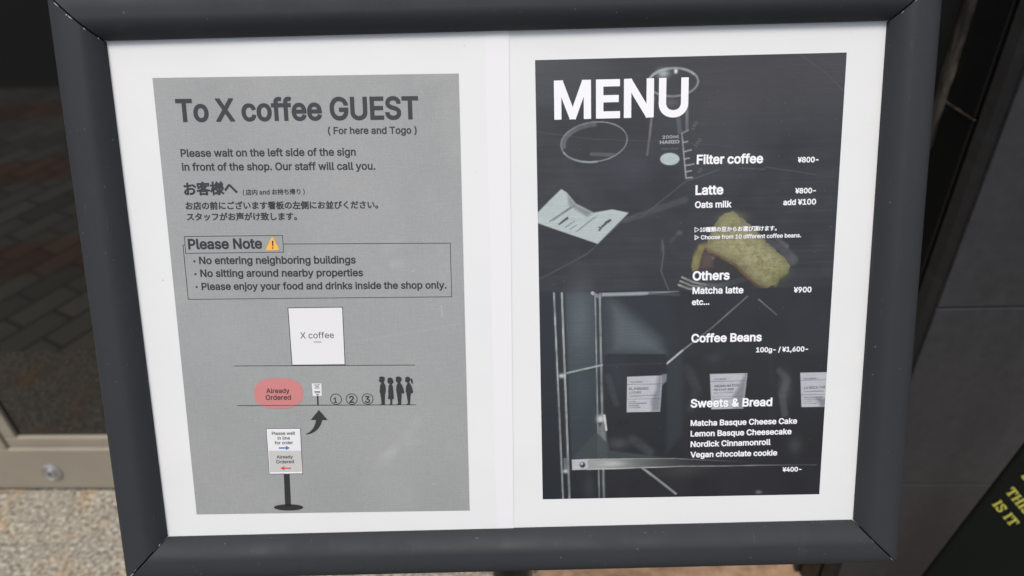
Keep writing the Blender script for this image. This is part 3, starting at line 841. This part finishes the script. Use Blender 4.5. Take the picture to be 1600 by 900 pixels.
# business card
al = fill([m4(62, 838), m4(120, 778), m4(175, 725), m4(200, 740), m4(245, 795), m4(330, 838), m4(420, 822), m4(497, 838), m5(497, 40), m5(350, 187), m5(200, 136), m5(62, 88)], (172, 184, 181), 1, .4, pid=5)
cd = ids == 5
fill([m4(205, 750), m4(250, 800), m4(330, 838), m4(300, 860), m4(210, 800)], (110, 120, 118), .8, 1.2)
fill([m5(160, 92), m5(205, 56), m5(212, 66), m5(166, 98)], (40, 44, 44), .9, .25)
for (x0, y0, x1, y1, wd) in ((120, 80, 220, 12, .5), (135, 75, 235, 8, .3), (195, 108, 240, 78, .35), (218, 118, 250, 95, .35), (250, 128, 330, 60, .3), (265, 118, 345, 55, .25)):
    stroke([m5(x0, y0), m5(x1, y1)], wd, (88, 98, 96), .75, .25)
stroke([m5(358, 122), m5(372, 104), m5(385, 92), m5(405, 74)], .9, (50, 56, 56), .85, .35)
# plate arcs, fork
stroke([m5(660, 170), m5(668, 230), m5(655, 320), m5(690, 405)], .25, (98, 100, 100), .5, .5)
stroke([m5(740, 130), m5(700, 180)], .4, (70, 72, 72), .5, 1.2); glow((745, 135), 12, 10, (100, 102, 102), .5, m5); glow((662, 205), 9, 25, (92, 94, 94), .45, m5)
stroke([m5(1150, 175), m5(1230, 205), m5(1290, 265)], 3.0, (96, 98, 98), .45, 2.4)
stroke([m5(1200, 150), m5(1262, 200)], 1.0, (110, 112, 112), .5, 1.0)
for pts in (((756, 348), (810, 372), (870, 384)), ((748, 367), (800, 388), (860, 398)), ((740, 385), (790, 404), (850, 408))):
    stroke([m5(*q) for q in pts], .75, (160, 160, 154), .9, .4, .5, pid=7)
stroke([m5(850, 388), m5(930, 392), m5(1060, 356)], 1.6, (110, 112, 110), .5, 1.4, .2)
# cake
cn = vnoise(7, 5, 11)*.6 + vnoise(3, 3, 12)*.4; cb = vnoise(30, 24, 13)
fill([m5(862, 210), m5(920, 235), m5(1000, 280), m5(1070, 345), m5(1130, 390), m5(1010, 345), m5(920, 320), m5(830, 318)], (44, 40, 38), .8, 1.2)
crust = fill([m5(800, 295), m5(812, 238), m5(838, 192), m5(872, 178), m5(866, 205), m5(852, 240), m5(836, 308), m5(806, 322)], (112, 106, 66), 1, .5, pid=6)
fill([m5(866, 215), m5(900, 245), m5(905, 300), m5(840, 312), m5(852, 250)], (78, 64, 58), .8, 1.5)
poly_c = [m5(890, 140), m5(912, 95), m5(930, 68), m5(960, 38), m5(1000, 30), m5(1035, 60), m5(1095, 102), m5(1160, 178), m5(1240, 248), m5(1280, 292), m5(1262, 325), m5(1222, 348), m5(1205, 385), m5(1160, 398), m5(1112, 380), m5(1062, 335), m5(1012, 285), m5(940, 248), m5(890, 230), m5(862, 205)]
d = sdist(poly_c) + (cn - .5)*1.6
al = 1 - smooth(-.25, .35, d); ids[d < 0] = 6
cf = vnoise(2.2, 2.2, 14); cl = vnoise(11, 8, 15)
dn_ = np.clip(-d/5.5, 0, 1)                                  # crumb paler in the middle, browned towards its rim
cake_c = lin((112, 109, 72))*(1-cn[..., None]) + lin((152, 149, 110))*cn[..., None]
cake_c = cake_c*(.62 + .42*dn_[..., None])*(.78 + .30*cb[..., None] + .22*cf[..., None])
fleck = smooth(.66, .80, cl*.5 + cf*.5)
cake_c = cake_c*(1 - .30*fleck[..., None])
img = img*(1-al[..., None]) + cake_c*al[..., None]
for q in range(60):
    r_ = np.random.default_rng(50+q); a_, b_ = r_.uniform(.02, .98), r_.uniform(-.5, .5)
    cx_, cy_ = 925 + a_*300, 105 + a_*225 + b_*110
    gp_ = m5(cx_, cy_); i_ = np.argmin((X - gp_[0])**2 + (Y - gp_[1])**2)
    if d.ravel()[i_] < -1.0: glow((cx_, cy_), r_.uniform(3, 12), r_.uniform(2, 6), (84, 82, 46) if r_.random() < .55 else (172, 168, 132), .45, m5)
glow((1225, 320), 40, 45, (116, 118, 58), .35, m5); glow((1000, 60), 60, 25, (148, 148, 110), .3, m5)
stroke([m5(866, 208), m5(940, 249), m5(1012, 288), m5(1062, 338), m5(1112, 384), m5(1160, 397)], .9, (104, 80, 46), .75, .9)
stroke([m5(812, 240), m5(838, 196), m5(870, 181)], 1.0, (70, 62, 34), .7, .7); glow((822, 270), 12, 30, (142, 134, 84), .6, m5); glow((846, 205), 14, 12, (138, 128, 78), .6, m5)
glow((880, 270), 22, 28, (92, 74, 68), .5, m5); glow((905, 255), 8, 8, (120, 112, 106), .5, m5)
stroke([m5(1262, 325), m5(1222, 348), m5(1205, 385)], 1.2, (112, 110, 60), .6, .8)
# lower photo: glass cabinet with coffee bags
U = img.copy(); v = vnoise(50, 60, 21)*.6 + vnoise(16, 20, 22)*.4
lowc = lin((26,27,30))*(1 - v[..., None]) + lin((38,39,42))*v[..., None]
sa = (1 - smooth(-.4, .4, split))[..., None]
keep6 = (ids == 6)
img = np.where(low[..., None] & ~keep6[..., None], lowc, img)
fill([m5(70, 425), m5(140, 425), m6(185, 740), m6(80, 745)], (26, 32, 38), .9, .5)
fill([m5(196, 424), m5(335, 424), m5(352, 775), m5(210, 808)], (56, 66, 70), .9, 1.4)
glow((265, 560), 60, 170, (88, 99, 101), .7, m5)
fill([m5(210, 815), m5(352, 785), m6(352, 340), m6(345, 430), m6(225, 545)], (46, 56, 60), 1, .6)
glow((270, 880), 60, 120, (62, 72, 76), .6, m5)
fill([m5(372, 440), m5(690, 440), m5(740, 660), m5(700, 760), m5(372, 760)], (34, 40, 44), .9, 4)
fill([m5(412, 470), m5(440, 480), m5(640, 650), m5(660, 712), m5(420, 705)], (82, 92, 94), .9, 6)
fill([m5(372, 450), m5(412, 455), m5(418, 712), m5(375, 740)], (52, 60, 64), .7, 2)
fill([m5(360, 424), m5(600, 418), m5(740, 416), m5(560, 434), m5(365, 440)], (150, 158, 158), .9, .6)
stroke([m5(600, 426), m5(740, 432)], .8, (64, 68, 70), .7, .8)
stroke([m5(325, 424), m5(362, 445)], 1.4, (170, 176, 176), .9, .4, pid=8)
fill([m6(685, 90), m6(755, 45), m6(755, 430), m6(680, 520)], (42, 50, 54), .8, 2)
# rack posts and rods (chrome)
for (a, b_, wd, c, c2) in (((140, 425), (184, 735), 1.0, (158, 166, 164), (48, 54, 58)), ((178, 425), (215, 735), 1.25, (164, 172, 170), (48, 54, 58)),):
    stroke([m5(*a), m6(*b_)], wd*1.7, c2, .9, .4); stroke([m5(*a), m6(*b_)], wd*.62, c, .92, .35, .62, pid=8)
    stroke([m5(a[0]+10, a[1]), m6(b_[0]+10, b_[1])], .3, (28, 30, 32), .9, .2)
for (a, b_, wd) in (((338, 430), (358, 735), .8), ((360, 430), (380, 735), 1.3)):
    stroke([m5(*a), m6(*b_)], wd*1.6, (52, 58, 62), .9, .4); stroke([m5(*a), m6(*b_)], wd*.6, (150, 158, 157), .8, .35, .5, pid=8)
fill([m6(350, 340), m6(385, 335), m6(398, 545), m6(355, 545)], (110, 116, 114), .85, .8)
glow((364, 352), 16, 16, (200, 204, 202), .9, m6); stroke([m6(382, 335), m6(392, 405)], .8, (216, 220, 218), .8, .4)
fill([m6(352, 370), m6(375, 368), m6(360, 392)], (30, 32, 32), .8, .4)
stroke([m5(205, 808), m5(372, 770)], .7, (158, 166, 164), .9, .4, pid=8)
glow((178, 822), 13, 9, (200, 206, 204), .9, m5)
stroke([m5(682, 764), m5(758, 700)], .8, (178, 181, 179), .8, .35, pid=8)
stroke([m5(758, 700), m5(900, 590), m5(1070, 440)], .55, (128, 130, 130), .75, .35, .45, pid=8)
stroke([m5(1125, 455), m5(1210, 528)], .5, (116, 118, 118), .8, .35, .3)
# bags
fill([m6(385, 48), m6(400, 40), m6(672, 40), m6(682, 52), m6(680, 300), m6(672, 500), m6(420, 500), m6(400, 470), m6(388, 200)], (27, 31, 35), 1, .5, pid=9)
glow((450, 150), 60, 110, (44, 50, 56), .6, m6); stroke([m6(390, 95), m6(480, 90), m6(660, 85)], .5, (48, 53, 58), .7, .6)
stroke([m6(400, 150), m6(440, 280)], 1.5, (62, 68, 72), .5, 2); glow((450, 470), 50, 25, (80, 84, 86), .5, m6); stroke([m6(520, 450), m6(600, 510)], 2, (72, 75, 76), .5, 3)
fill([m6(768, 60), m6(790, 44), m6(1130, 36), m6(1170, 60), m6(1175, 520), m6(790, 520)], (29, 30, 33), .9, 1.2, pid=10)
stroke([m6(782, 110), m6(830, 210), m6(800, 300)], 2, (56, 58, 60), .6, 3); glow((910, 60), 40, 25, (52, 54, 58), .6, m6)
fill([m6(1195, 60), m6(1230, 40), m6(1500, 30), m6(1500, 540), m6(1215, 540)], (29, 30, 32), .9, 1.2, pid=11)
glow((1250, 200), 26, 60, (76, 78, 80), .8, m6); stroke([m6(1225, 120), m6(1262, 165), m6(1235, 230), m6(1250, 330)], 1.6, (84, 86, 88), .5, 2)
for x in (455, 492): glow((x, 370), 9, 9, (14, 15, 17), .8, m6)
stroke([m6(446, 358), m6(466, 384)], .5, (14, 16, 18), .8, .2); stroke([m6(466, 358), m6(446, 384)], .5, (14, 16, 18), .8, .2)
glow((760, 600), 120, 30, (64, 64, 64), .5, m6); glow((930, 500), 90, 60, (48, 48, 50), .6, m6); glow((1300, 480), 30, 40, (70, 72, 74), .5, m6); glow((1124, 704), 14, 8, (120, 122, 122), .7, m6)
labels = (([m6(492, 150), m6(662, 143), m6(650, 317), m6(490, 320)], 12, [m6(640, 143), m6(662, 143), m6(650, 317), m6(610, 318), m6(606, 270), m6(628, 215)]),
          ([m6(890, 137), m6(1070, 132), m6(1050, 302), m6(897, 306)], 13, [m6(1060, 133), m6(1070, 132), m6(1050, 302), m6(1000, 304), m6(1000, 240), m6(1020, 210)]),
          ([m6(1324, 130), m6(1500, 127), m6(1500, 292), m6(1330, 295)], 14, [m6(1400, 250), m6(1500, 250), m6(1500, 295), m6(1420, 295)]))
for pts, pid, shade in labels:
    fill(pts, (176, 180, 184), 1, .3, pid=pid)
    keep = img.copy(); fill(shade, (112, 116, 122), .85, 1.6)
    img = np.where((ids == pid)[..., None], img, keep)
fill([m6(660, 138), m6(682, 137), m6(680, 170), m6(660, 190)], (120, 124, 126), .9, .6)
for (x0, y0, x1, y1, wd, a) in ((492, 188, 655, 184, .18, .7), (492, 258, 650, 255, .18, .6), (893, 172, 1060, 168, .18, .7), (896, 248, 1050, 244, .18, .6), (1326, 166, 1445, 163, .18, .7), (1328, 236, 1440, 233, .18, .6),
        (505, 243, 630, 238, .45, .55), (500, 270, 532, 269, .4, .6), (500, 279, 585, 277, .4, .6), (500, 289, 548, 287, .4, .6), (500, 299, 555, 297, .4, .6),
        (910, 228, 1000, 224, .45, .55), (908, 258, 990, 255, .4, .5), (1342, 222, 1436, 218, .45, .55), (1342, 250, 1430, 247, .4, .6), (1342, 260, 1420, 257, .4, .6), (1342, 270, 1380, 268, .4, .6), (1342, 280, 1400, 277, .4, .6)):
    stroke([m6(x0, y0), m6(x1, y1)], wd, (84, 88, 92), a, .2)
# shelf board, front bar and its bracket
fill([m6(228, 542), m6(345, 415), m6(398, 470), m6(410, 505), m6(680, 538), m6(300, 546)], (58, 66, 68), .9, .8, pid=15)
bar = sdist([m6(300, 546), m6(880, 538), m6(1430, 532), m6(1430, 566), m6(750, 582), m6(300, 595)])
xr = np.clip((X - m6(300, 570)[0])/(m6(900, 570)[0] - m6(300, 570)[0]), 0, 1)
al = (1 - smooth(-.3, .3, bar))*(1 - smooth(0, 1, xr)*.92)
img = img*(1-al[..., None]) + (lin((150, 154, 150))*(1-xr[..., None]) + lin((44, 46, 46))*xr[..., None])*al[..., None]
ids[(bar < 0) & (xr < .95)] = 15
glow((420, 568), 60, 14, (192, 196, 192), .6, m6)
stroke([m6(300, 546), m6(700, 542), m6(1100, 560)], .35, (170, 176, 172), .7, .3, .0)
stroke([m6(300, 595), m6(750, 580), m6(1400, 572)], .45, (184, 188, 184), .85, .3, .1)
fill([m6(226, 548), m6(302, 545), m6(303, 595), m6(228, 598)], (176, 180, 184), 1, .3, pid=15)
fill(ell((277, 573), 15, 15, f=m6), (84, 88, 92), .95, .3); fill(ell((279, 575), 9, 9, f=m6), (30, 32, 34), .95, .3); glow((274, 568), 5, 5, (220, 222, 222), .9, m6)
stroke([m6(195, 548), m6(198, 600)], 1.6, (130, 134, 136), .7, .6); glow((196, 604), 12, 8, (190, 194, 192), .9, m6)
stroke([m6(565, 588), m6(640, 644), m6(725, 711)], 1.0, (150, 154, 152), .9, .4, .8, pid=8)
glow((310, 680), 25, 60, (52, 60, 64), .6, m6)
# printer grain and scuffs on the film
img *= (1 + (rng.random((NY, NX, 1)) - .5)*.16)
for q in range(60):
    i, j = rng.integers(3, NY-3), rng.integers(3, NX-3)
    img[i, j] = img[i, j]*.5 + lin((120, 122, 122))*.5
img = np.clip(img*.96 - .004, .004, .9)

# cut the print into its parts along the drawn outlines
sv_, tv_ = np.meshgrid(np.arange(NX+1)/NX, np.arange(NY+1)/NY)
PV = bil(sv_, tv_).reshape(-1, 2)
idx = np.arange((NX+1)*(NY+1)).reshape(NY+1, NX+1)
quads = np.stack([idx[1:, :-1], idx[1:, 1:], idx[:-1, 1:], idx[:-1, :-1]], -1)
cols = np.concatenate([img, np.ones((NY, NX, 1))], -1)
made = {}
order = ['tabletop_photo', 'shelf_photo', 'printed_glass', 'printed_beaker', 'printed_card', 'printed_cake', 'printed_fork', 'printed_rack', 'printed_shelf',
         'printed_bag', 'printed_bag_b', 'printed_bag_c', 'printed_label', 'printed_label_b', 'printed_label_c']
parents = {'printed_glass': 'tabletop_photo', 'printed_beaker': 'tabletop_photo', 'printed_card': 'tabletop_photo', 'printed_cake': 'tabletop_photo', 'printed_fork': 'tabletop_photo',
           'printed_rack': 'shelf_photo', 'printed_shelf': 'shelf_photo', 'printed_bag': 'shelf_photo', 'printed_bag_b': 'shelf_photo', 'printed_bag_c': 'shelf_photo',
           'printed_label': 'shelf_photo', 'printed_label_b': 'shelf_photo', 'printed_label_c': 'shelf_photo'}
for nm in order:
    sel = ids == ID[nm]
    if not sel.any(): continue
    f = quads[sel]; used, inv = np.unique(f.ravel(), return_inverse=True)
    base_n = nm.replace('_b', '', 1) if nm in ('printed_bag_b', 'printed_label_b') else nm
    base_n = {'printed_bag_b': 'printed_bag', 'printed_bag_c': 'printed_bag', 'printed_label_b': 'printed_label', 'printed_label_c': 'printed_label'}.get(nm, nm)
    me = bpy.data.meshes.new(base_n)
    n = len(f)
    me.vertices.add(len(used)); me.loops.add(n*4); me.polygons.add(n)
    vv = np.column_stack([PV[used], np.full(len(used), MP.z0 + L1)])
    me.vertices.foreach_set('co', vv.ravel()); me.loops.foreach_set('vertex_index', inv.astype(np.int32))
    me.polygons.foreach_set('loop_start', np.arange(0, n*4, 4, dtype=np.int32))
    me.update(calc_edges=True)
    ca = me.color_attributes.new('ink', 'FLOAT_COLOR', 'CORNER')
    ca.data.foreach_set('color', np.repeat(cols[sel], 4, axis=0).ravel())
    made[nm] = link(base_n, me, M_print, made[parents[nm]] if nm in parents else MP.root)

# the notice's grey panel, with scuffs, creases and glare streaks painted into its colour
NX, NY = 330, 470
mq = [NP.p(*p_) for p_ in pq]
ss_, tt_ = np.meshgrid((np.arange(NX) + .5)/NX, (np.arange(NY) + .5)/NY)
P = bil(ss_, tt_); X, Y = P[..., 0]*1000, P[..., 1]*1000
img = np.zeros((NY, NX, 3)); ids = np.zeros((NY, NX), int); VN = vnoise(14, 12, 92)
def nm_(x, y): return NP.p(x, y)*1000
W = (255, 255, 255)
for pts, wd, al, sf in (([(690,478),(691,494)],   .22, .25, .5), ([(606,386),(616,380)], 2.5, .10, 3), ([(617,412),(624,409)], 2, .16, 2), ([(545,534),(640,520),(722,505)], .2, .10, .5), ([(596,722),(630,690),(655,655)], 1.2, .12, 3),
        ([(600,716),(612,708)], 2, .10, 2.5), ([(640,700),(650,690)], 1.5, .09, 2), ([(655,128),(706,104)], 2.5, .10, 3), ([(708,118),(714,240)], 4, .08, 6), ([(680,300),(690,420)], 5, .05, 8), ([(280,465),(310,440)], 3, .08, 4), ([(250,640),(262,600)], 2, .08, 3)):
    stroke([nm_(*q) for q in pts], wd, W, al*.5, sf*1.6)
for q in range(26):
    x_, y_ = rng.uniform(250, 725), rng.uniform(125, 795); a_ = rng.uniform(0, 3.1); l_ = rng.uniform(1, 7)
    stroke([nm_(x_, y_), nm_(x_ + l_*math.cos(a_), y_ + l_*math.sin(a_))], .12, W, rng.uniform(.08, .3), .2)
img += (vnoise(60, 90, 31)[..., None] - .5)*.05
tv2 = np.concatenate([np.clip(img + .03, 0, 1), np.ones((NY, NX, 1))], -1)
sv_, tv_ = np.meshgrid(np.arange(NX+1)/NX, np.arange(NY+1)/NY)
PV2 = bil(sv_, tv_).reshape(-1, 2); idx = np.arange((NX+1)*(NY+1)).reshape(NY+1, NX+1)
f = np.stack([idx[1:, :-1], idx[1:, 1:], idx[:-1, 1:], idx[:-1, :-1]], -1).reshape(-1, 4)
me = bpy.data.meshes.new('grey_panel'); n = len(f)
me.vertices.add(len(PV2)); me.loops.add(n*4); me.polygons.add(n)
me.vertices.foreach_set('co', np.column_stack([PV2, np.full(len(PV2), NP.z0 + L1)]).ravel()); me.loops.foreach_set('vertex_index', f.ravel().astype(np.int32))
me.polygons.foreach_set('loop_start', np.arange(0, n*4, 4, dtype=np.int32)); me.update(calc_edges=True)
ca = me.color_attributes.new('scuff_glare', 'FLOAT_COLOR', 'CORNER'); ca.data.foreach_set('color', np.repeat(tv2.reshape(-1, 4), 4, axis=0).ravel())
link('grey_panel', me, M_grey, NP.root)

tm = MP.text
B1 = .026
tm('title_text', 'MENU', (868.5, 184.6), (1072.5, 179.6), M_white, L2, .023, cap=1.03)
def mtext(body, a, c, bold=B1, sh=.00034, font=None, cap=None, nm='text_line'):
    return tm(nm, body, a, c, M_white, L3, bold, font=font, cap=cap, shadow=sh)
mtext('Filter coffee', (1089, 256), (1191, 254.2), nm='heading_text')
mtext('¥800-', (1246.4, 253.6), (1278, 253), nm='price_text')
mtext('Latte', (1087, 304), (1129, 303), nm='heading_text')
mtext('Oats milk', (1086, 324.6), (1142, 323.4), .022)
mtext('¥800-', (1242.5, 302), (1273.8, 301.2), nm='price_text')
mtext('add ¥100', (1223.8, 320.2), (1274, 319), .024, nm='price_text')
mtext('▷10種類の豆からお選び頂けます。', (1085.4, 362), (1213, 359.4), .010, sh=.0002, font=CJ)
mtext('▷ Choose from 10 different coffee beans.', (1085.4, 374), (1251, 370.4), .018, sh=.0002)
mtext('Others', (1082.6, 437.6), (1138.8, 436.2), nm='heading_text')
mtext('Matcha latte', (1082.2, 458.8), (1160.6, 457.6), .022)
mtext('¥900', (1240.2, 456.8), (1267, 456), .024, nm='price_text')
mtext('etc...', (1081.2, 476.3), (1107.6, 475.6), .022)
mtext('Coffee Beans', (1080.6, 534.4), (1189, 532.4), nm='heading_text')
mtext('100g- / ¥1,600-', (1181.4, 550), (1261.6, 548.4), .024, nm='price_text')
mtext('Sweets & Bread', (1079.4, 636), (1205.4, 633.6), nm='heading_text')
mtext('Matcha Basque Cheese Cake', (1079.2, 665), (1244.6, 661.4), .022)
mtext('Lemon Basque Cheesecake', (1079.2, 681.6), (1235.8, 677.8), .022)
mtext('Nordick Cinnamonroll', (1079.2, 698), (1203.2, 694.4), .022)
mtext('Vegan chocolate cookie', (1079, 714.2), (1213.4, 711), .022)
mtext('¥400-', (1222.6, 736.6), (1251.4, 735.8), .024, nm='price_text')
# small print inside the photographs
def p6(x, y): return (820 + x/3.077, 540 + y/3.077)
def p4(x, y): return (820 + x/3.077, 60 + y/3.077)
lb = made
tm('label_text', 'COLOMBIA', p6(505, 180), p6(566, 178), M_navy, L2, 0, lb['printed_label'].parent)
tm('label_text', 'EL PARAISO', p6(503, 213), p6(594, 210), M_navy, L2, .01, lb['printed_label'].parent)
tm('label_text', 'LYCHEE', p6(503, 231), p6(559, 229), M_navy, L2, .01, lb['printed_label'].parent)
tm('label_text', 'COLOMBIA', p6(908, 166), p6(970, 164), M_navy, L2, 0, lb['printed_label'].parent)
tm('label_text', 'AROMA NATIVO', p6(910, 200), p6(1030, 195), M_navy, L2, .01, lb['printed_label'].parent)
tm('label_text', 'PB 2140-EMP', p6(910, 217), p6(1005, 213), M_navy, L2, .01, lb['printed_label'].parent)
tm('label_text', 'COLOMBIA', p6(1340, 163), p6(1402, 161), M_navy, L2, 0, lb['printed_label'].parent)
tm('label_text', 'LA ROCA TAB', p6(1342, 208), p6(1443, 204), M_navy, L2, .01, lb['printed_label'].parent)
M_mark = ink('pale_mark_ink', (150, 156, 156))
tm('label_text', '200ml', p4(662, 482), p4(740, 478), M_mark, L2, .02, lb['tabletop_photo'], cap=.72)
tm('label_text', 'HARIO', p4(650, 507), p4(742, 503), M_mark, L2, .03, lb['tabletop_photo'], cap=.66)
for t_, a_, c_ in (('150', (1083, 204), (1091, 191.5)), ('100', (1087, 230.5), (1097, 219)), ('50', (1093, 271), (1098, 265))):
    tm('label_text', t_, a_, c_, M_shadow, L2, .0, lb['tabletop_photo'], cap=.9)
tm('label_text', 'made in japan', p4(656, 536), p4(737, 533), M_shadow, L2, .0, lb['tabletop_photo'])
tm('label_text', 'X coffee', (937, 358.5), (956, 344.5), M_ink, L2, .02, lb['tabletop_photo'])
bpy.context.view_layer.update()
